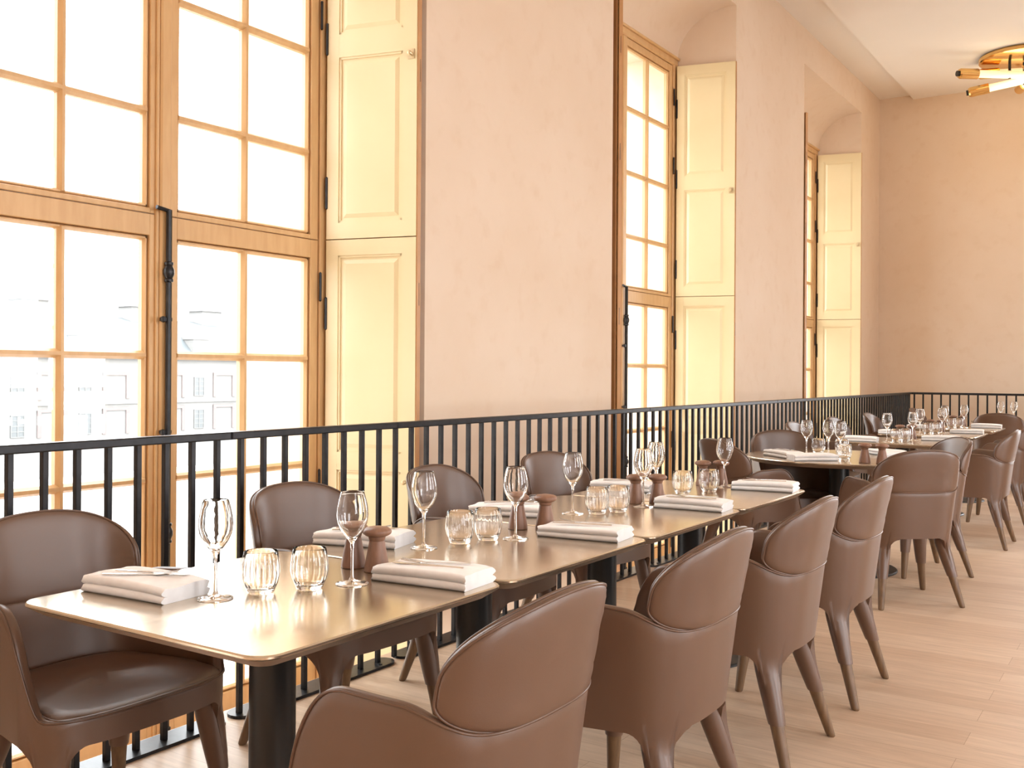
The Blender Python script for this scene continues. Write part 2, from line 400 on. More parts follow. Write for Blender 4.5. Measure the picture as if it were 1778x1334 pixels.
# ------------------------------------------------------------------ shutters (folded back on the splayed reveals)
def shutter_meshes():
    W, T = 0.555, 0.028
    z0, zm, z3 = -0.585, 2.036, 4.262
    def leaf(za, zb_, fields, wd=W):
        bm = bmesh.new()
        xs = [0.0, 0.075, wd - 0.085, wd]
        box(bm, xs[0], xs[1], 0, T, za, zb_); box(bm, xs[2], xs[3], 0, T, za, zb_)
        zz = [za] + [v for f in fields for v in f] + [zb_]
        for i in range(0, len(zz), 2): box(bm, xs[1] - 0.001, xs[2] + 0.001, 0.0004, T - 0.0004, zz[i], zz[i + 1])
        for a, b in fields:
            cbox(bm, xs[1] + 0.026, xs[2] - 0.026, 0.004, T - 0.004, a + 0.026, b - 0.026, 0.022, 0.008, both=True)
            box(bm, xs[1] - 0.001, xs[2] + 0.001, 0.012, T - 0.012, a, b)
            for y0, y1 in ((0.005, 0.013), (T - 0.013, T - 0.005)):
                for r in ((xs[1], xs[1] + 0.012, a, b), (xs[2] - 0.012, xs[2], a, b), (xs[1], xs[2], a, a + 0.012), (xs[1], xs[2], b - 0.012, b)): box(bm, r[0], r[1], y0, y1, r[2], r[3])
        return bm
    up_ = mesh_of(leaf(zm + 0.003, z3, ((2.13, 3.06), (3.19, 4.17))), 'upper_panel', CREAM)
    lo_ = mesh_of(leaf(z0, zm - 0.003, ((-0.46, 0.74), (0.84, 1.945))), 'lower_panel', CREAM)
    bm = bmesh.new(); cbox(bm, 0.02, W - 0.012, T + 0.004, T + 0.022, z0, z3, 0.003, both=True); back = mesh_of(bm, 'folded_leaf', CREAM_EDGE)
    bm = bmesh.new()
    box(bm, W - 0.054, W - 0.016, -0.003, 0.0, 3.01, 3.065)
    prof = [(0.0, 0), (0.012, 0.002), (0.007, 0.012), (0.015, 0.02), (0.016, 0.028), (0.010, 0.035), (0.0, 0.037)]
    b2 = bmesh.new(); lathe(b2, [(r * 0.85, z * 0.85) for r, z in prof], 14); bmesh.ops.rotate(b2, verts=b2.verts[:], cent=(0, 0, 0), matrix=Matrix.Rotation(PI / 2, 3, 'X'))
    bmesh.ops.translate(b2, verts=b2.verts[:], vec=(W - 0.035, -0.002, 3.037)); tmp = bpy.data.meshes.new('t'); b2.to_mesh(tmp); b2.free(); bm.from_mesh(tmp)
    KNOB = varied('aged_brass', (0.62, 0.50, 0.30, 1), (0.70, 0.58, 0.38, 1), 10, 0.35, metal=0.8); kn = mesh_of(bm, 'knob', KNOB, True)
    b3 = bmesh.new(); b3.from_mesh(tmp); bmesh.ops.translate(b3, verts=b3.verts[:], vec=(-0.02, 0, -2.35)); kn2 = mesh_of(b3, 'lower_knob', KNOB, True)
    bpy.data.meshes.remove(tmp)
    hs = []
    for z in (3.17, 1.62, 0.55, 3.85, 2.30): hs.append(mesh_of(hinge_bm(z, 0.0, 0.0, 0.19), 'hinge', IRON, True))
    for z in (2.95, 1.72, 0.42, 3.75): hs.append(mesh_of(hinge_bm(z, W + 0.001, T, 0.14), 'hinge', IRON, True))
    bm = bmesh.new(); cbox(bm, W + 0.0005, W + 0.008, 0.002, T + 0.018, z0, z3, 0.001, both=True); es = mesh_of(bm, 'edge_strip', CREAM_EDGE)
    return up_, lo_, back, kn, kn2, hs, es
SH = shutter_meshes()
def shutter(c, side, label):
    SPL = rad(14.5)
    if side > 0:
        d = Vector((math.sin(SPL), -math.cos(SPL), 0))
        rotz = math.atan2(d.y, d.x)          # local x along d ; local -y must face the window opening
        t = thing('shutter', label, 'shutter', (c + 1.062, YG - 0.022, 0), rotz, 'interior window shutters')
    else:
        SPL = rad(9.5 if c == WC[1] else 13.0); d = Vector((-math.sin(SPL), -math.cos(SPL), 0)); rotz = math.atan2(d.y, d.x)
        t = thing('shutter', label, 'shutter', (c - 1.062, YG - 0.022, 0), rotz, 'interior window shutters')
        t.scale = (1, -1, 1)
    link('upper_panel', SH[0], t); link('lower_panel', SH[1], t); link('folded_leaf', SH[2], t)
    link('knob', SH[3], t); link('knob', SH[4], t); link('edge_strip', SH[6], t)
    for h in SH[5]: link('hinge', h, t)
shutter(WC[0], 1, 'cream panelled shutter folded back beside the nearest tall window, largest of all shutters')
shutter(WC[1], 1, 'cream panelled shutter facing into the middle of the three windows')
shutter(WC[2], 1, 'cream panelled shutter of the farthest window, next to the end wall')
shutter(WC[1], -1, 'shutter seen edge-on as brown strips at the near side of the middle window')
shutter(WC[2], -1, 'thin dark shutter edge at the near side of the farthest window')

# ------------------------------------------------------------------ railing
def railing():
    t = thing('railing', 'long black iron railing running along the windows behind the tables', 'railing', (0, YRAIL, 0))
    x0, x1 = 0.62, 14.07
    bm = bmesh.new(); cuts = [x0, 1.54, 2.485, 3.43, 6.02, 8.6, 11.4, x1]
    for a, b in zip(cuts, cuts[1:]):
        b2 = bmesh.new(); cbox(b2, a + 0.0015, b - 0.0015, -0.022, 0.022, 1.038, 1.066, 0.004, both=True)
        tmp = bpy.data.meshes.new('t'); b2.to_mesh(tmp); b2.free(); bm.from_mesh(tmp); bpy.data.meshes.remove(tmp)
    obj('handrail', bm, IRON, t)
    for a, b in zip(cuts, cuts[1:]):
        bm = bmesh.new(); pts = []
        for cx_, a0 in ((b - 0.075, -90), (a + 0.075, 90)):
            for k in range(9): an = rad(a0 + k * 22.5); pts.append((cx_ + 0.055 * math.cos(an), 0.055 * math.sin(an)))
        prism(bm, pts, 0.0, 0.012)
        for x in (a + 0.12, b - 0.12): lathe(bm, [(0.011, 0.012), (0.010, 0.016), (0, 0.017)], 10, x, -0.028, close_ends=False)
        obj('base_plate', bm, IRON, t)
    bm = bmesh.new(); cbox(bm, -0.010, 0.010, -0.010, 0.010, 0.012, 1.04, 0.002, both=True)
    me = mesh_of(bm, 'baluster', IRON)
    n = int((x1 - 0.05 - x0) / 0.1115); xs = [14.07 - 0.04 - 0.1115 * k for k in range(n + 1)][::-1]
    xs = [x for x in xs if x > x0]
    for x in xs[:100]: link('baluster', me, t, (x, 0, 0))
    bm = bmesh.new()
    for x in xs[100:]: box(bm, x - 0.010, x + 0.010, -0.010, 0.010, 0.012, 1.04)
    if xs[100:]: o = obj('far_balusters', bm, IRON, t); o['kind'] = 'stuff'
    t2 = thing('railing', 'black iron railing crossing in front of the end wall', 'railing', (14.1, 0, 0))
    y0, y1 = -4.4, 2.92
    bm = bmesh.new(); box(bm, -0.022, 0.022, y0, y1, 1.038, 1.066); obj('handrail', bm, IRON, t2)
    bm = bmesh.new(); box(bm, -0.05, 0.05, y0, y1 - 0.04, 0, 0.012); obj('base_plate', bm, IRON, t2)
    k = 0
    while y1 - 0.07 - 0.1115 * k > y0:
        link('baluster', me, t2, (0, y1 - 0.07 - 0.1115 * k, 0)); k += 1
railing()

# ------------------------------------------------------------------ tables
def rrect(hx, hy, r, n=6):
    pts = []
    for sx, sy, a0 in ((1, 1, 0), (-1, 1, 90), (-1, -1, 180), (1, -1, 270)):
        for k in range(n + 1):
            a = rad(a0 + 90 * k / n); pts.append((sx * (hx - r) + r * math.cos(a), sy * (hy - r) + r * math.sin(a)))
    return pts
def top_bm(outline, inset):
    """outline(k) -> ring of points inset by k; brass top with a thin lip, chamfered underside"""
    bm = bmesh.new()
    rings = []
    for k, z in ((0.0035, 0.745), (0.0, 0.742), (0.0, 0.738), (0.003, 0.735), (inset, 0.713)):
        rings.append([bm.verts.new((x, y, z)) for x, y in outline(k)])
    bm.faces.new(rings[0])
    n = len(rings[0])
    for j, (a, b) in enumerate(zip(rings, rings[1:])):
        for i in range(n):
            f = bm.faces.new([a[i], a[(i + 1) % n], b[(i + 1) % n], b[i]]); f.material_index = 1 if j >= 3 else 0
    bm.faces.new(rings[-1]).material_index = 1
    return bm
def pedestal_bm(r=0.057):
    bm = bmesh.new(); lathe(bm, [(0.10, 0.7135), (0.10, 0.700), (r, 0.695), (r, 0.03), (r, 0.012)], 28); return bm
def foot_bm(R):
    bm = bmesh.new(); lathe(bm, [(R, 0.0), (R, 0.008), (R - 0.006, 0.013), (0.09, 0.026), (0.057, 0.034), (0.0, 0.034)], 40); return bm
SQ_TOP = mesh_of(top_bm(lambda k: rrect(0.418 - k, 0.418 - k, 0.055 - min(k, 0.02)), 0.036), 'tabletop', [TOP, UNDER], True, 20)
def circ(R, n=72): return lambda k: [((R - k) * math.cos(2 * PI * i / n), (R - k) * math.sin(2 * PI * i / n)) for i in range(n)]
RD_TOP = mesh_of(top_bm(circ(0.61), 0.036), 'tabletop', [TOP, UNDER], True, 20)
PED = mesh_of(pedestal_bm(), 'pedestal', BLACK, True); PED2 = mesh_of(pedestal_bm(0.065), 'pedestal', BLACK, True)
FT = mesh_of(foot_bm(0.27), 'base_disc', BLACK, True); FT2 = mesh_of(foot_bm(0.37), 'base_disc', BLACK, True)
def table(x, y, rnd, label, name):
    t = thing(name, label, 'table', (x, y, 0), 0, 'restaurant tables')
    link('tabletop', RD_TOP if rnd else SQ_TOP, t); link('pedestal', PED2 if rnd else PED, t); link('base_disc', FT2 if rnd else FT, t)
TY = 1.845
TX = [1.725, 2.580, 3.435, 4.290]
TN = ['nearest square table', 'second square table', 'third square table', 'fourth square table']
FX = [8.68, 9.97, 11.18]
FN = ['first square table beyond the round table', 'second square table beyond the round table', 'third square table beyond the round table']
table(TX[0], TY, False, 'square brass-topped table nearest the camera, its corner in the foreground', 'square_table')
table(TX[1], TY, False, 'second square brass-topped table from the camera in the joined row', 'square_table')
table(TX[2], TY, False, 'third square brass-topped table from the camera in the joined row', 'square_table')
table(TX[3], TY, False, 'fourth square brass-topped table, last of the joined near row', 'square_table')
table(6.76, 1.84, True, 'round brass-topped table just past the near row of square tables', 'round_table')
table(FX[0], TY, False, 'square table directly behind the round table', 'square_table')
table(FX[1], TY, False, 'middle one of the three square tables behind the round table', 'square_table')
table(FX[2], TY, False, 'last of the three square tables behind the round table, in front of a head chair', 'square_table')
table(13.2, 1.40, True, 'farthest table, by the end railing at the picture edge', 'round_table')

# ------------------------------------------------------------------ chair
def sgnpow(c, p): return math.copysign(abs(c) ** p, c)
def plan(th, z):
    k = (z - 0.36) / 0.32
    a = 0.252 + 0.030 * max(0, min(1.2, k))
    n = 3.0 if math.sin(th) < 0 else 4.2
    x = a * sgnpow(math.cos(th), 2 / n); s = sgnpow(math.sin(th), 2 / n)
    x *= 1 + 0.17 * max(0, min(1, 0.5 + s)) ** 1.5 * (1 - 0.5 * max(0, min(1, k)))
    if s >= 0: y = 0.245 * s + 0.012 * s * (1 - (x / 0.28) ** 2 if abs(x) < 0.28 else 0)
    else: y = (0.232 + 0.125 * (z - 0.36)) * s
    return x, y
def ring_thetas(n):
    m = 6000; P = [plan(2 * PI * i / m, 0.40) for i in range(m + 1)]
    L = [0]
    for i in range(m): L.append(L[-1] + math.hypot(P[i + 1][0] - P[i][0], P[i + 1][1] - P[i][1]))
    out = []; j = 0
    for k in range(n):
        d = L[-1] * k / n
        while L[j + 1] < d: j += 1
        out.append(2 * PI * (j + (d - L[j]) / (L[j + 1] - L[j])) / m)
    return out, L[-1]
def chair_parts():
    n = 176; TH, per = ring_thetas(n); ds = per / n
    base = [plan(t, 0.40) for t in TH]
    legpos = []
    for tx, ty in ((1, 1), (-1, 1), (-1, -1), (1, -1)):
        best = min(range(n), key=lambda i: (base[i][0] - tx * (0.288 if ty > 0 else 0.226)) ** 2 + (base[i][1] - ty * (0.215 if ty > 0 else 0.200)) ** 2); legpos.append(best)
    ZB = 0.378
    LEG = []
    for l in legpos:
        x, y = plan(TH[l], 0.35); e = 0.01
        xa, ya = plan(TH[l] - e, 0.35); xb, yb = plan(TH[l] + e, 0.35); tx, ty = xb - xa, yb - ya; q = math.hypot(tx, ty)
        ix, iy = -ty / q, tx / q
        foot = Vector((math.copysign(0.278 if y > 0 else 0.242, x), 0.205 if y > 0 else -0.250, 0))
        LEG.append((Vector((x, y, 0)), Vector((ix, iy, 0)), Vector((tx / q, ty / q, 0)), foot))
    LR = ((0.0, 0.0275), (0.166, 0.0275), (0.172, 0.0285), (0.22, 0.0325), (0.27, 0.0360), (0.32, 0.0385), (0.36, 0.0385), (0.44, 0.036), (9, 0.036))
    def legr(z):
        for (z0, r0), (z1, r1) in zip(LR, LR[1:]):
            if z <= z1: return r0 + (r1 - r0) * (z - z0) / (z1 - z0)
    def legctr(k, z):
        p, i_, t_, ft = LEG[k]; top_ = p + i_ * 0.0395; f = max(0.0, 1 - z / 0.345)
        return top_ + (ft - top_) * f
    W0, FR = 0.040, 0.055
    def near(i):
        best = None
        for k, l in enumerate(legpos):
            d = (i - l + n // 2) % n - n // 2
            if best is None or abs(d) < abs(best[1]): best = (k, d)
        return best[0], best[1] * ds
    def zbot(i):
        z = ZB + (0.006 if base[i][1] < -0.1 else 0)
        d = abs(near(i)[1])
        if d < W0: z = 0.21
        elif d < W0 + FR:
            u = (d - W0) / FR; z = min(z, ZB - 0.075 * (1 - math.sqrt(max(0, 1 - (1 - u) ** 2))))
        return z
    def ztop(i):
        y = base[i][1]; x = base[i][0]
        if y > 0.172: return 0.447
        if y > 0.015: return max(0.447, 0.709 - 0.262 * ((y - 0.015) / 0.157) ** 2.4)
        k = min(1, max(0, (-0.09 - y) / 0.13)); k = k * k * (3 - 2 * k)
        return 0.709 - 0.008 * min(1, (0.015 - y) / 0.1) - 0.055 * k
    ZT = [ztop(i) for i in range(n)]
    for _ in range(3): ZT = [(ZT[i - 1] + 2 * ZT[i] + ZT[(i + 1) % n]) / 4 for i in range(n)]
    THK = 0.026
    bm = bmesh.new(); cols = []; rimpts = []
    for i, t in enumerate(TH):
        zb, zt = zbot(i), ZT[i]
        def P(z, off):
            x, y = plan(t, z); e = 0.004
            xa, ya = plan(t - e, z); xb, yb = plan(t + e, z); tx, ty = xb - xa, yb - ya; l = math.hypot(tx, ty) or 1
            X, Y = x - ty / l * off, y + tx / l * off      # inward for ccw ring
            if z < 0.365:                                   # the leather runs on down round the leg
                kl, d = near(i); u = min(1, max(0, (0.365 - z) / 0.06)); wt = u * u * (3 - 2 * u) * (1 if abs(d) < W0 else max(0, 1 - (abs(d) - W0) / FR))
                r = legr(z); c = legctr(kl, z); an = max(-1.5, min(1.5, d / 0.036)); q = -LEG[kl][1] * math.cos(an) + LEG[kl][2] * math.sin(an)
                p = c + q * (r + 0.0008 - off * 0.6); X += (p.x - X) * wt; Y += (p.y - Y) * wt
            return (X, Y, z)
        col = []
        for k in range(16):
            f = (k / 15) ** 1.25; col.append(P(zb + (zt - 0.010 - zb) * f, 0))
        col += [P(zt - 0.003, 0.003), P(zt, 0.009), P(zt, THK - 0.009), P(zt - 0.003, THK - 0.003), P(zt - 0.010, THK)]
        zi = min(zt - 0.012, max(zb + 0.004, 0.39))
        for k in range(1, 6): col.append(P(zt - 0.010 + (zi - zt + 0.010) * k / 5, THK))
        col.append(P(zb + 0.001, THK * 0.7))
        rimpts.append(P(zt - 0.004, -0.001))
        cols.append([bm.verts.new(p) for p in col])
    m = len(cols[0])
    for i in range(n):
        a, b = cols[i], cols[(i + 1) % n]
        for k in range(m): bm.faces.new([a[k], b[k], b[(k + 1) % m], a[(k + 1) % m]])
    shell = mesh_of(bm, 'shell', LEATHER, True, 60)
    bm = bmesh.new(); tube(bm, rimpts, 0.0032, 6, closed=True); rim = mesh_of(bm, 'piping', PIPING, True, 80)
    # seat cushion
    bm = bmesh.new(); rings = []; edge = []
    for off, z in ((0.012, 0.405), (0.004, 0.440), (0.002, 0.452), (0.010, 0.461), (0.04, 0.465), (0.11, 0.466), (0.18, 0.464)):
        ring = []
        for i in range(0, n, 2):
            x, y = base[i]; r = math.hypot(x, y); side = 1 if y < 0.15 else max(0, 1 - (y - 0.15) / 0.06)
            inn = off + (THK + 0.001) * side + 0.002; k = max(0.02, 1 - inn / 0.23)
            ring.append((x * k, y * k, z - 0.012 * max(0, (y - 0.1) / 0.14) ** 2))
        if abs(z - 0.452) < 1e-6: edge = ring
        rings.append([bm.verts.new(p) for p in ring])
    for a, b in zip(rings, rings[1:]):
        L = len(a)
        for i in range(L): bm.faces.new([a[i], a[(i + 1) % L], b[(i + 1) % L], b[i]])
    bm.faces.new(rings[-1]); bm.faces.new(rings[0][::-1])
    seat = mesh_of(bm, 'seat', LEATHER, True, 60)
    bm = bmesh.new(); tube(bm, edge, 0.0035, 6, closed=True); seatp = mesh_of(bm, 'piping', PIPING, True, 80)
    # backrest pad: superellipse shield bent round the sitter
    A = 0.305
    bp_ = [plan(1.5 * PI + 2.2 * (k / 400 - 0.5), 0.64) for k in range(401)]
    bl = [0.0]
    for k in range(400): bl.append(bl[-1] + math.hypot(bp_[k + 1][0] - bp_[k][0], bp_[k + 1][1] - bp_[k][1]))
    half = bl[-1] / 2
    def back_curve(s):
        d = min(max(s + half, 0.0), bl[-1] - 1e-6); k = 0
        while bl[k + 1] < d: k += 1
        f = (d - bl[k]) / (bl[k + 1] - bl[k]); k0, k1 = max(0, k - 12), min(400, k + 13)
        tx, ty = bp_[k1][0] - bp_[k0][0], bp_[k1][1] - bp_[k0][1]; q = math.hypot(tx, ty)
        return (bp_[k][0] + f * (bp_[k + 1][0] - bp_[k][0]), bp_[k][1] + f * (bp_[k + 1][1] - bp_[k][1])), (-ty / q, tx / q)
    def padpos(s, v, th):
        z = 0.722 + v
        (x, y), (nx, ny) = back_curve(s)
        y -= 0.20 * (z - 0.64); x += nx * 0.0125; y += ny * 0.0125
        return (x + nx * th, y + ny * th, z + 0.2 * th)
    no = 72; rr = [1.0, 0.985, 0.95, 0.88, 0.75, 0.55, 0.3]
    def out(i, r):
        a = 2 * PI * i / no; c, s = math.cos(a), math.sin(a)
        if s >= 0: return A * r * sgnpow(c, 2 / 2.15), 0.159 * r * sgnpow(s, 2 / 2.2)
        return A * r * sgnpow(c, 2 / 2.45), 0.088 * r * sgnpow(s, 2 / 2.6)
    bm = bmesh.new(); F = []; B = []
    for r in rr:
        th = 0.0115 * math.sqrt(max(0.0, 1 - r ** 16)) + 0.0035
        F.append([bm.verts.new(padpos(*out(i, r), th)) for i in range(no)]); B.append([bm.verts.new(padpos(*out(i, r), -th)) for i in range(no)])
    for S, fl in ((F, False), (B, True)):
        for a, b in zip(S, S[1:]):
            for i in range(no): bm.faces.new([a[i], a[(i + 1) % no], b[(i + 1) % no], b[i]])
        bm.faces.new(S[-1])
    for i in range(no): bm.faces.new([F[0][i], B[0][i], B[0][(i + 1) % no], F[0][(i + 1) % no]])
    pad = mesh_of(bm, 'backrest', LEATHER, True, 70)
    bm = bmesh.new()
    for th in (0.0085, -0.0085): tube(bm, [padpos(*out(i, 0.992), th) for i in range(no)], 0.0034, 6, closed=True)
    padp = mesh_of(bm, 'piping', PIPING, True, 80)
    # legs: leather sleeve over a wooden tip
    legs = []
    for kl in range(4):
        ctr = lambda z, r: legctr(kl, z)
        bm = bmesh.new(); rings = []
        for z, r in ((0.440, 0.036), (0.36, 0.0385), (0.345, 0.0385), (0.32, 0.0385), (0.27, 0.0360), (0.22, 0.0325), (0.172, 0.0285), (0.166, 0.0275), (0.166, 0.020)):
            c = ctr(z, r); rings.append([bm.verts.new((c.x + r * math.cos(2 * PI * k / 20), c.y + r * math.sin(2 * PI * k / 20), z)) for k in range(20)])
        for a, b in zip(rings, rings[1:]):
            for k in range(20): bm.faces.new([a[k], a[(k + 1) % 20], b[(k + 1) % 20], b[k]])
        bm.faces.new(rings[0]); bm.faces.new(rings[-1])
        lg = mesh_of(bm, 'leg', LEATHER, True, 50)
        bm = bmesh.new(); rings = []
        for z, r in ((0.168, 0.0235), (0.10, 0.0205), (0.012, 0.0165), (0.003, 0.015), (0.0, 0.012)):
            c = ctr(z, r); rings.append([bm.verts.new((c.x + r * math.cos(2 * PI * k / 18), c.y + r * math.sin(2 * PI * k / 18), z)) for k in range(18)])
        for a, b in zip(rings, rings[1:]):
            for k in range(18): bm.faces.new([a[k], a[(k + 1) % 18], b[(k + 1) % 18], b[k]])
        bm.faces.new(rings[0]); bm.faces.new(rings[-1])
        legs.append((lg, mesh_of(bm, 'wooden_tip', FOOTWOOD, True, 50)))
    return shell, rim, seat, seatp, pad, padp, legs
def make_chair(loc, rotz, label):
    shell, rim, seat, seatp, pad, padp, legs = chair_parts()
    t = thing('dining_chair', label, 'chair', loc, rotz, 'taupe leather dining chairs')
    a = link('shell', shell, t); link('piping', rim, a)
    a = link('seat', seat, t); link('piping', seatp, a)
    a = link('backrest', pad, t); link('piping', padp, a)
    for lg, tip in legs:
        a = link('leg', lg, t); b = link('wooden_tip', tip, a); b['label'] = 'bare wooden tip below the leather sleeve'
    return t
AY, RY = 1.25, 2.45
CHAIRS = [   # x, y, facing angle in degrees, label
    (1.645, AY, 90, 'taupe leather armchair seen from behind in the bottom foreground, at the nearest square table'),
    (2.510, AY, 90, 'second taupe armchair along the aisle side of the row, seen from behind'),
    (3.350, AY, 90, 'third taupe armchair along the aisle side of the row, counted from the camera'),
    (4.165, AY, 90, 'fourth taupe armchair on the aisle side, last before the round table'),
    (1.637, 2.43, -90, 'taupe leather chair with its empty seat facing out behind the nearest square table'),
    (2.590, RY - 0.04, -92, 'taupe chair on the railing side of the second square table, behind tumblers and mills'),
    (3.470, RY - 0.02, -88, 'taupe chair on the railing side of the third square table'),
    (4.360, RY - 0.02, -100, 'taupe chair on the railing side of the fourth square table, below the pink wall'),
    (6.020, 1.300, 42, 'taupe armchair with its full back towards the camera at the round table'),
    (6.980, 1.390, 125, 'taupe chair at the round table whose inner backrest shines pale, behind the full-back chair'),
    (6.990, 2.210, 222, 'taupe chair on the railing side of the round table, facing the camera'),
    (6.190, 2.240, -36, 'taupe chair between the last near square table and the railing, turned to the round table'),
    (8.380, AY, 90, 'aisle-side taupe armchair at the square table directly behind the round table'),
    (9.800, AY + 0.02, 90, 'aisle-side taupe armchair cut off by the picture edge'),
    (8.560, RY, -90, 'pale-lit chair by the railing at the square table directly behind the round table'),
    (9.800, RY, -90, 'pale-lit chair by the railing at the middle far square table'),
    (11.150, RY, -90, 'small pale chair by the railing at the last far square table'),
    (13.200, RY - 0.05, -90, 'tiny pinkish chair by the railing at the farthest table'),
    (12.330, 1.60, 8, 'brown chair seen squarely from behind at the head of the farthest table'),
    (13.62, 0.55, 150, 'far chair against the end railing, its top just above the glasses of the farthest table'),
]
ch0 = None
for x, y, a, lab in CHAIRS:
    if ch0 is None: ch0 = make_chair((x, y, 0), rad(a - 90), lab)
    else: dup(ch0, (x, y, 0), rad(a - 90), lab)

# ------------------------------------------------------------------ table ware
ZT_ = 0.7452
def wine_bm():
    o = [(0, 0.0), (0.041, 0.0), (0.0425, 0.0015), (0.041, 0.003), (0.022, 0.0055), (0.008, 0.010), (0.0042, 0.020), (0.0037, 0.05), (0.0038, 0.085), (0.0050, 0.104), (0.010, 0.113),
         (0.020, 0.124), (0.031, 0.140), (0.0385, 0.158), (0.041, 0.176), (0.0398, 0.196), (0.0355, 0.217), (0.0302, 0.2365)]
    i = [(0.0292, 0.2375), (0.0285, 0.2365), (0.0338, 0.217), (0.0381, 0.196), (0.0393, 0.176), (0.0367, 0.159), (0.0293, 0.142), (0.0185, 0.127), (0.008, 0.1175), (0, 0.116)]
    bm = bmesh.new(); lathe(bm, o + i, 36); return bm
def tumbler_bm():
    o = [(0, 0.0), (0.029, 0.0), (0.0325, 0.003), (0.0360, 0.012), (0.0430, 0.028), (0.0472, 0.048), (0.0470, 0.066), (0.0446, 0.084), (0.0415, 0.102)]
    i = [(0.0405, 0.1035), (0.0396, 0.102), (0.0424, 0.084), (0.0448, 0.066), (0.0450, 0.048), (0.0408, 0.029), (0.0330, 0.014), (0.025, 0.010), (0, 0.009)]
    bm = bmesh.new(); n = 96; rings = []
    for k, (r, z) in enumerate(o + i):
        if r == 0: rings.append([bm.verts.new((0, 0, z))]); continue
        amp = 0.017 * math.sin(PI * min(1, max(0, (z - 0.004) / 0.094))) if k >= len(o) or True else 0
        amp *= (1 if k >= len(o) else 0.35)
        rings.append([bm.verts.new((r * (1 + amp * math.cos(20 * a)) * math.cos(a), r * (1 + amp * math.cos(20 * a)) * math.sin(a), z)) for a in [2 * PI * q / n for q in range(n)]])
    for a, b in zip(rings, rings[1:]):
        for q in range(n):
            j = (q + 1) % n
            if len(a) == 1: bm.faces.new([a[0], b[q], b[j]])
            elif len(b) == 1: bm.faces.new([a[q], a[j], b[0]])
            else: bm.faces.new([a[q], a[j], b[j], b[q]])
    return bm
WINE = mesh_of(wine_bm(), 'wine_glass', CRYSTAL, True, 50)
TUMB = mesh_of(tumbler_bm(), 'tumbler', CRYSTAL, True, 50)
def mill_meshes():
    bm = bmesh.new(); lathe(bm, [(0, 0), (0.0335, 0), (0.035, 0.002), (0.034, 0.012), (0.030, 0.035), (0.025, 0.060), (0.0215, 0.080), (0.0205, 0.0835), (0.0, 0.0835)], 28)
    b = mesh_of(bm, 'body', MILLWOOD, True, 40)
    bm = bmesh.new(); lathe(bm, [(0, 0.0836), (0.0195, 0.0836), (0.0215, 0.086), (0.024, 0.095), (0.032, 0.0985), (0.0385, 0.103), (0.0405, 0.1085), (0.0385, 0.114), (0.030, 0.1195), (0.015, 0.1225), (0, 0.123)], 28)
    return b, mesh_of(bm, 'cap', MILLWOOD, True, 50)
MILL = mill_meshes()
def napkin_bm(seed=0, L=0.285, W=0.145):
    rnd = random.Random(seed); bm = bmesh.new()
    def prof(k):
        h = 0.040 + 0.004 * math.sin(k * 2.1 + seed); pts = []
        w = W / 2 * (1 + 0.02 * math.sin(3 * k + seed))
        # upper fold, then a crease, then the lower folds
        for a in range(-80, 91, 17): pts.append((w - 0.010 + 0.010 * math.cos(rad(a)), h * 0.74 + h * 0.26 * math.sin(rad(a))))
        for u in (0.6, 0.3, 0.0, -0.3, -0.6): pts.append((w * u, h * (1 + 0.05 * math.sin(u * 3 + k * 2 + seed))))
        for a in range(90, 261, 17): pts.append((-w + 0.010 + 0.010 * math.cos(rad(a)), h * 0.74 + h * 0.26 * math.sin(rad(a))))
        pts.append((-w + 0.018, h * 0.47))
        for a in range(100, 271, 21): pts.append((-w + 0.007 + 0.008 * math.cos(rad(a)), h * 0.235 + h * 0.235 * math.sin(rad(a))))
        pts.append((0, 0.0))
        for a in range(-90, 81, 21): pts.append((w - 0.006 + 0.008 * math.cos(rad(a)), h * 0.235 + h * 0.235 * math.sin(rad(a))))
        pts.append((w - 0.016, h * 0.47))
        return pts
    rings = []
    K = 13
    for k in range(K):
        f = k / (K - 1); y = L * (f - 0.5)
        sq = 1 - 0.10 * (abs(2 * f - 1) ** 6); bend = 0.004 * math.sin(f * 3 + seed)
        rings.append([bm.verts.new((x * (1 - 0.02 * (1 - sq)) + bend, y + 0.003 * math.sin(z * 300 + seed) * (1 if k in (0, K - 1) else 0), z * (sq if z > 0.001 else 1))) for x, z in prof(f)])
    n = len(rings[0])
    for a, b in zip(rings, rings[1:]):
        for i in range(n): bm.faces.new([a[i], a[(i + 1) % n], b[(i + 1) % n], b[i]])
    bm.faces.new(rings[0]); bm.faces.new(rings[-1])
    return bm
NAPS = [mesh_of(napkin_bm(s), 'napkin', LINEN, True, 50) for s in (0, 1.3, 2.7)]
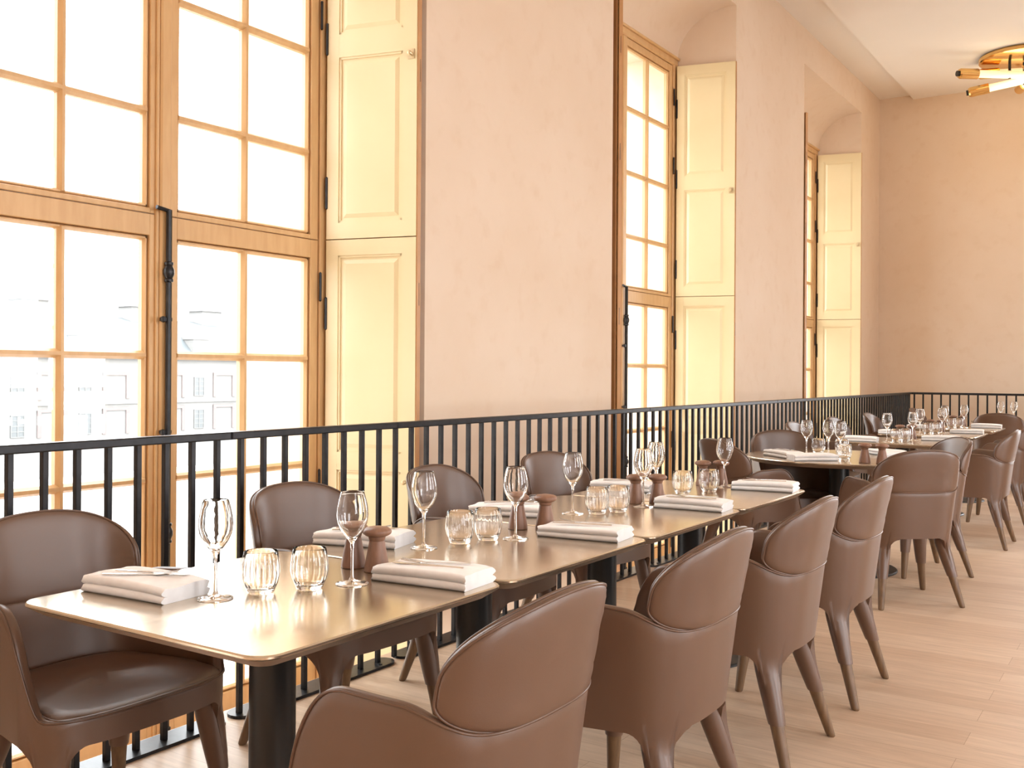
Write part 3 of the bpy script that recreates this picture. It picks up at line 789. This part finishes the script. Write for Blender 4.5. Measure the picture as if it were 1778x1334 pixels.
def fork_bm():
    bm = bmesh.new()
    def strip(pts, t=0.0022):
        a = [bm.verts.new((x, y, z)) for x, y, z in pts]; b = [bm.verts.new((x, y, z + t)) for x, y, z in pts]; n = len(pts)
        bm.faces.new(a[::-1]); bm.faces.new(b)
        for i in range(n): bm.faces.new([a[i], a[(i + 1) % n], b[(i + 1) % n], b[i]])
    zc = lambda y: 0.0015 + 0.010 * max(0, (y - 0.03) / 0.07) ** 1.5 if y > 0.03 else 0.0015
    segs = [(-0.09, 0.0048), (-0.06, 0.0042), (0.0, 0.0026), (0.03, 0.0034), (0.042, 0.0105), (0.055, 0.0115)]
    for (y0, w0), (y1, w1) in zip(segs, segs[1:]): strip([(-w0, y0, zc(y0)), (w0, y0, zc(y0)), (w1, y1, zc(y1)), (-w1, y1, zc(y1))])
    for k in range(4):
        x = -0.0098 + 0.00653 * k
        strip([(x - 0.0016, 0.0549, zc(0.0549)), (x + 0.0016, 0.0549, zc(0.0549)), (x + 0.0014, 0.078, zc(0.078)), (x - 0.0014, 0.078, zc(0.078))])
        strip([(x - 0.0014, 0.078, zc(0.078)), (x + 0.0014, 0.078, zc(0.078)), (x + 0.0008, 0.095, zc(0.093)), (x - 0.0008, 0.095, zc(0.093))])
    return bm
def knife_bm():
    bm = bmesh.new()
    pts = [(-0.004, -0.105), (0.004, -0.105), (0.0048, -0.02), (0.0045, 0.0), (0.0085, 0.008), (0.0095, 0.05), (0.006, 0.085), (-0.003, 0.098), (-0.005, 0.09), (-0.005, 0.0)]
    a = [bm.verts.new((x, y, 0.0)) for x, y in pts]; b = [bm.verts.new((x * 0.9, y, 0.0035 if y < 0.004 else 0.0018)) for x, y in pts]
    n = len(pts); bm.faces.new(a[::-1]); bm.faces.new(b)
    for i in range(n): bm.faces.new([a[i], a[(i + 1) % n], b[(i + 1) % n], b[i]])
    return bm
FORK = mesh_of(fork_bm(), 'fork', STEEL); KNIFE = mesh_of(knife_bm(), 'knife', STEEL)

def single(name, me, loc, rotz, label, cat, group):
    o = link(name, me, None, loc, rotz); return tag(o, label, cat, group)
def wine(x, y, lab): single('wine_glass', WINE, (x, y, ZT_), random.random() * 6, lab, 'wine glass', 'empty wine glasses')
def tumb(x, y, lab): single('tumbler', TUMB, (x, y, ZT_), random.random() * 6, lab, 'tumbler', 'ribbed water tumblers')
mill0 = None
def mill(x, y, lab):
    global mill0
    if mill0 is None:
        mill0 = thing('pepper_mill', lab, 'pepper mill', (x, y, ZT_), 0, 'mushroom-shaped mills'); link('body', MILL[0], mill0); link('cap', MILL[1], mill0)
    else: dup(mill0, (x, y, ZT_), 0, lab)
def nap(x, y, rot, lab, k=0, cut=None, flip=1, tw=0):
    single('napkin', NAPS[k % 3], (x, y, ZT_), rad(rot), lab, 'napkin', 'folded white napkins')
    if cut:
        z = ZT_ + 0.0445; a = rad(rot + (180 if flip < 0 else 0))
        c, s = math.cos(a), math.sin(a); p = lambda u, v: (x + c * u - s * v, y + s * u + c * v, z)
        single('fork', FORK, p(0.012, -0.005), a + rad(22 + tw), 'steel fork lying on the ' + cut, 'fork', 'forks on napkins')
        single('knife', KNIFE, p(-0.022, 0.005), a + rad(8 + tw), 'steel knife lying on the ' + cut, 'knife', 'knives on napkins')

SET = [  # table centre x, wines, tumblers, mills, rear napkin, front napkin
    (0, [(1.594, 1.902), (1.907, 1.751)], [(1.700, 1.862), (1.800, 1.796)], [(2.075, 1.900), (2.068, 1.808)], (1.540, 2.095, 4), (2.050, 1.600, 4)),
    (1, [(2.422, 1.926), (2.731, 1.789)], [(2.556, 1.886), (2.660, 1.850)], [(2.915, 1.900), (2.960, 1.815)], (2.38, 2.135, 14), (2.905, 1.625, 6)),
    (2, [(3.354, 1.932), (3.699, 1.797)], [(3.400, 1.850), (3.492, 1.806)], [(3.775, 1.870), (3.840, 1.800)], (3.20, 2.125, 16), (3.775, 1.610, 4)),
    (3, [(4.110, 1.935), (4.575, 1.790)], [(4.203, 1.845), (4.345, 1.775)], [(4.584, 1.905), (4.640, 1.835)], (4.175, 2.13, 10), (4.580, 1.590, 6)),
]
for i, ws, ts, ms, nr, nf in SET:
    tn = TN[i]
    wine(*ws[0], 'empty wine glass nearer the railing on the ' + tn); wine(*ws[1], 'empty wine glass nearer the aisle on the ' + tn)
    tumb(*ts[0], 'ribbed tumbler nearer the railing on the ' + tn); tumb(*ts[1], 'ribbed tumbler nearer the aisle on the ' + tn)
    mill(*ms[0], 'brown wooden mill nearer the railing on the ' + tn); mill(*ms[1], 'brown wooden mill nearer the aisle on the ' + tn)
    nap(nr[0], nr[1], nr[2], 'folded white napkin on the railing side of the ' + tn, i, 'railing-side napkin of the ' + tn, -1, 8)
    nap(nf[0], nf[1], nf[2], 'folded white napkin on the aisle side of the ' + tn, i + 1, 'aisle-side napkin of the ' + tn, 1)
# round table
for x, y, l in ((6.76, 2.06, 'wine glass standing alone nearest the railing on the round table'), (6.86, 1.94, 'middle wine glass of three on the round table'), (6.75, 1.83, 'wine glass nearest the two mills on the round table')): wine(x, y, l)
for x, y, l in ((6.93, 2.03, 'ribbed tumbler nearest the railing on the round table'), (6.97, 1.88, 'ribbed tumbler behind the middle wine glass on the round table'), (6.47, 1.73, 'ribbed tumbler near the camera-side rim of the round table')): tumb(x, y, l)
mill(6.36, 1.575, 'light brown mill nearer the railing on the round table'); mill(6.375, 1.475, 'light brown mill nearer the aisle on the round table')
nap(6.50, 2.13, -40, 'thick folded napkin with cutlery nearest the railing on the round table', 0, 'railing-side napkin of the round table', -1)
nap(6.36, 1.90, 38, 'long folded napkin along the camera-side rim of the round table', 1)
nap(7.10, 1.62, -45, 'folded napkin at the far rim of the round table', 2)
nap(6.85, 1.45, 35, 'folded napkin beside the pale-lit chair on the round table', 0)
# far square tables
for i, x in enumerate(FX):
    tn = FN[i]; o = x - TX[1]
    wine(2.36 + o, 1.92, 'small wine glass nearer the railing on the ' + tn); wine(2.70 + o, 1.79, 'small wine glass nearer the aisle on the ' + tn)
    tumb(2.50 + o, 1.88, 'small tumbler nearer the railing on the ' + tn); tumb(2.60 + o, 1.83, 'small tumbler nearer the aisle on the ' + tn)
    mill(2.84 + o, 1.92, 'small brown mill nearer the railing on the ' + tn); mill(2.88 + o, 1.83, 'small brown mill nearer the aisle on the ' + tn)
    nap(2.32 + o, 2.13, 6, 'folded white napkin on the railing side of the ' + tn, i); nap(2.84 + o, 1.595, 4, 'folded white napkin on the aisle side of the ' + tn, i + 1)
wine(13.15, 1.68, 'tiny wine glass nearest the railing on the farthest table'); wine(13.25, 1.55, 'tiny wine glass second from the railing on the farthest table'); wine(13.08, 1.10, 'tiny wine glass at the picture edge on the farthest table')
mill(13.05, 1.38, 'tiny brown mill on the farthest table'); nap(12.82, 1.25, 80, 'pale napkin at the near rim of the farthest table', 1)

# ------------------------------------------------------------------ brass ceiling lamp
def lamp():
    cx_, cy__ = 13.35, 1.50
    t = thing('ceiling_lamp', 'brass ceiling lamp of crossed glowing tubes at the top right corner', 'ceiling lamp', (cx_, cy__, ZC))
    bm = bmesh.new(); lathe(bm, [(0, 0.0), (0.46, 0.0), (0.475, -0.02), (0.47, -0.055), (0.44, -0.065), (0, -0.07)], 48); obj('ceiling_plate', bm, BRASS, t, True)
    vr = Vector((rt.x, rt.y, 0)); vf = Vector((fw.x, fw.y, 0))
    specs = [(-0.78, -0.05, 0.75, 0.02, -0.24, 0.0), (-0.50, 0.30, 0.85, -0.35, -0.27, 0.20), (-0.40, 0.25, 0.95, 0.10, -0.13, 0.05), (0.10, -0.75, 0.35, 0.75, -0.20, 0.0), (-0.25, -0.6, 0.8, 0.5, -0.28, 0.02)]
    for a0, b0, a1, b1, z, dz in specs:
        p = vr * a0 + vf * b0 + Vector((0, 0, z - dz / 2)); q = vr * a1 + vf * b1 + Vector((0, 0, z + dz / 2)); d = (q - p).normalized()
        bm = bmesh.new(); tube(bm, [p + d * 0.20, q - d * 0.20], 0.045, 16); g = obj('glass_tube', bm, BULB, t, True)
        for u, s in ((p, 1), (q, -1)):
            bm = bmesh.new(); tube(bm, [u, u + d * s * 0.02, u + d * s * 0.021, u + d * s * 0.23], 0.06, 18, taper=[0.05, 0.06, 0.062, 0.062])
            so = obj('brass_socket', bm, BRASS, t, True)
            bm = bmesh.new(); tube(bm, [u - d * s * 0.025, u + d * s * 0.001], 0.034, 12); obj('end_knob', bm, BLACK, so, True)
        m = (p + q) / 2
        for off in (-0.14, 0.14):
            bm = bmesh.new(); c = m + d * off; tube(bm, [c + Vector((0, 0, -0.055)), Vector((c.x, c.y, -0.05))], 0.016, 8)
            obj('stem', bm, BLACK, t, True)
    l = bpy.data.lights.new('lamp_light', 'POINT'); l.energy = 18; l.color = (1, 0.75, 0.45); l.shadow_soft_size = 0.3
    o = bpy.data.objects.new('lamp_light', l); C.objects.link(o); o.location = (cx_, cy__, ZC - 0.5)
lamp()

# ------------------------------------------------------------------ courtyard and the building across it
def outside():
    bm = bmesh.new(); box(bm, -120, 260, YO + 0.2, 240, -7.7, -7.4); struct(obj('ground', bm, GRAVEL))
    bm = bmesh.new(); box(bm, -40, 90, YR - 60, YO, -7.7, -7.4); struct(obj('ground_aisle_side', bm, GRAVEL))
    t = thing('building', 'long pale building with pink brick strips and blue-grey roof across the courtyard', 'building', (0, 75, 0))
    x0, x1 = 24.0, 112.0
    bm = bmesh.new(); box(bm, x0, x1, 0, 12, -7.4, 2.7); obj('facade', bm, PALESTONE, t)
    bm = bmesh.new()
    for z, h, d in ((2.3, 0.5, 0.5), (-1.55, 0.28, 0.2), (-5.0, 0.3, 0.2)): box(bm, x0, x1, -d, 0.0, z, z + h)
    obj('cornice', bm, PALESTONE, t)
    bm = bmesh.new()
    a = [bm.verts.new(p) for p in ((x0, -0.4, 2.8), (x1, -0.4, 2.8), (x1, 12.4, 2.8), (x0, 12.4, 2.8))]
    b = [bm.verts.new(p) for p in ((x0, 2.2, 5.2), (x1, 2.2, 5.2), (x1, 9.8, 5.2), (x0, 9.8, 5.2))]
    c = [bm.verts.new(p) for p in ((x0 + 1, 6.0, 6.2), (x1 - 1, 6.0, 6.2))]
    for q in ((a[0], a[1], b[1], b[0]), (a[1], a[2], b[2], b[1]), (a[2], a[3], b[3], b[2]), (a[3], a[0], b[0], b[3]), (b[0], b[1], c[1], c[0]), (b[2], b[3], c[0], c[1]), (b[1], b[2], c[1]), (b[3], b[0], c[0]), (a[3], a[2], a[1], a[0])): bm.faces.new(q)
    obj('roof', bm, SLATE, t)
    wb = bmesh.new(); W_, H_ = 1.15, 1.75
    box(wb, -W_ / 2, W_ / 2, -0.06, 0.02, 0, H_); wme = mesh_of(wb, 'window', DARKPANE)
    wb = bmesh.new()
    for x in (-W_ / 2, -0.04, W_ / 2 - 0.08): box(wb, x, x + 0.08, -0.10, -0.055, 0, H_)
    for z in (0, 0.42, 0.86, 1.3, H_ - 0.08): box(wb, -W_ / 2, W_ / 2, -0.095, -0.05, z, z + 0.08)
    bar = mesh_of(wb, 'glazing_bars', varied('white_bars', (0.14, 0.138, 0.135, 1), (0.15, 0.148, 0.145, 1), 1, 0.8))
    sb = bmesh.new()
    for x in (-1, 1): box(sb, *sorted((x * 0.95, x * 1.30)), -0.12, 0.02, -0.1, H_ + 0.3)
    box(sb, -1.3, 1.3, -0.12, 0.02, H_ + 0.15, H_ + 0.42)
    srm = mesh_of(sb, 'brick_strip', BRICK)
    k = 0; x = x0 + 2.0
    while x < x1 - 2:
        for z in (-1.0, -4.0):
            if k % 2 == 0:
                o = link('window', wme, t, (x, 0, z)); link('glazing_bars', bar, o)
            else: link('brick_strip', srm, t, (x, 0, z))
        if k % 2 == 0 and k % 4 == 0:
            bm = bmesh.new(); box(bm, -0.9, 0.9, -0.3, 2.0, 2.85, 4.2); box(bm, -1.0, 1.0, -0.4, 2.0, 4.2, 4.45); obj('dormer', bm, PALESTONE, t, loc=(x, 0, 0))
        k += 1; x += 2.9
    for x in (31, 47.5, 58, 66, 83): 
        bm = bmesh.new(); box(bm, -1.2, 1.2, 4.5, 6.5, 4.5, 7.2); box(bm, -1.4, 1.4, 4.3, 6.7, 7.2, 7.5); obj('chimney', bm, PALESTONE, t, loc=(x, 0, 0))
outside()
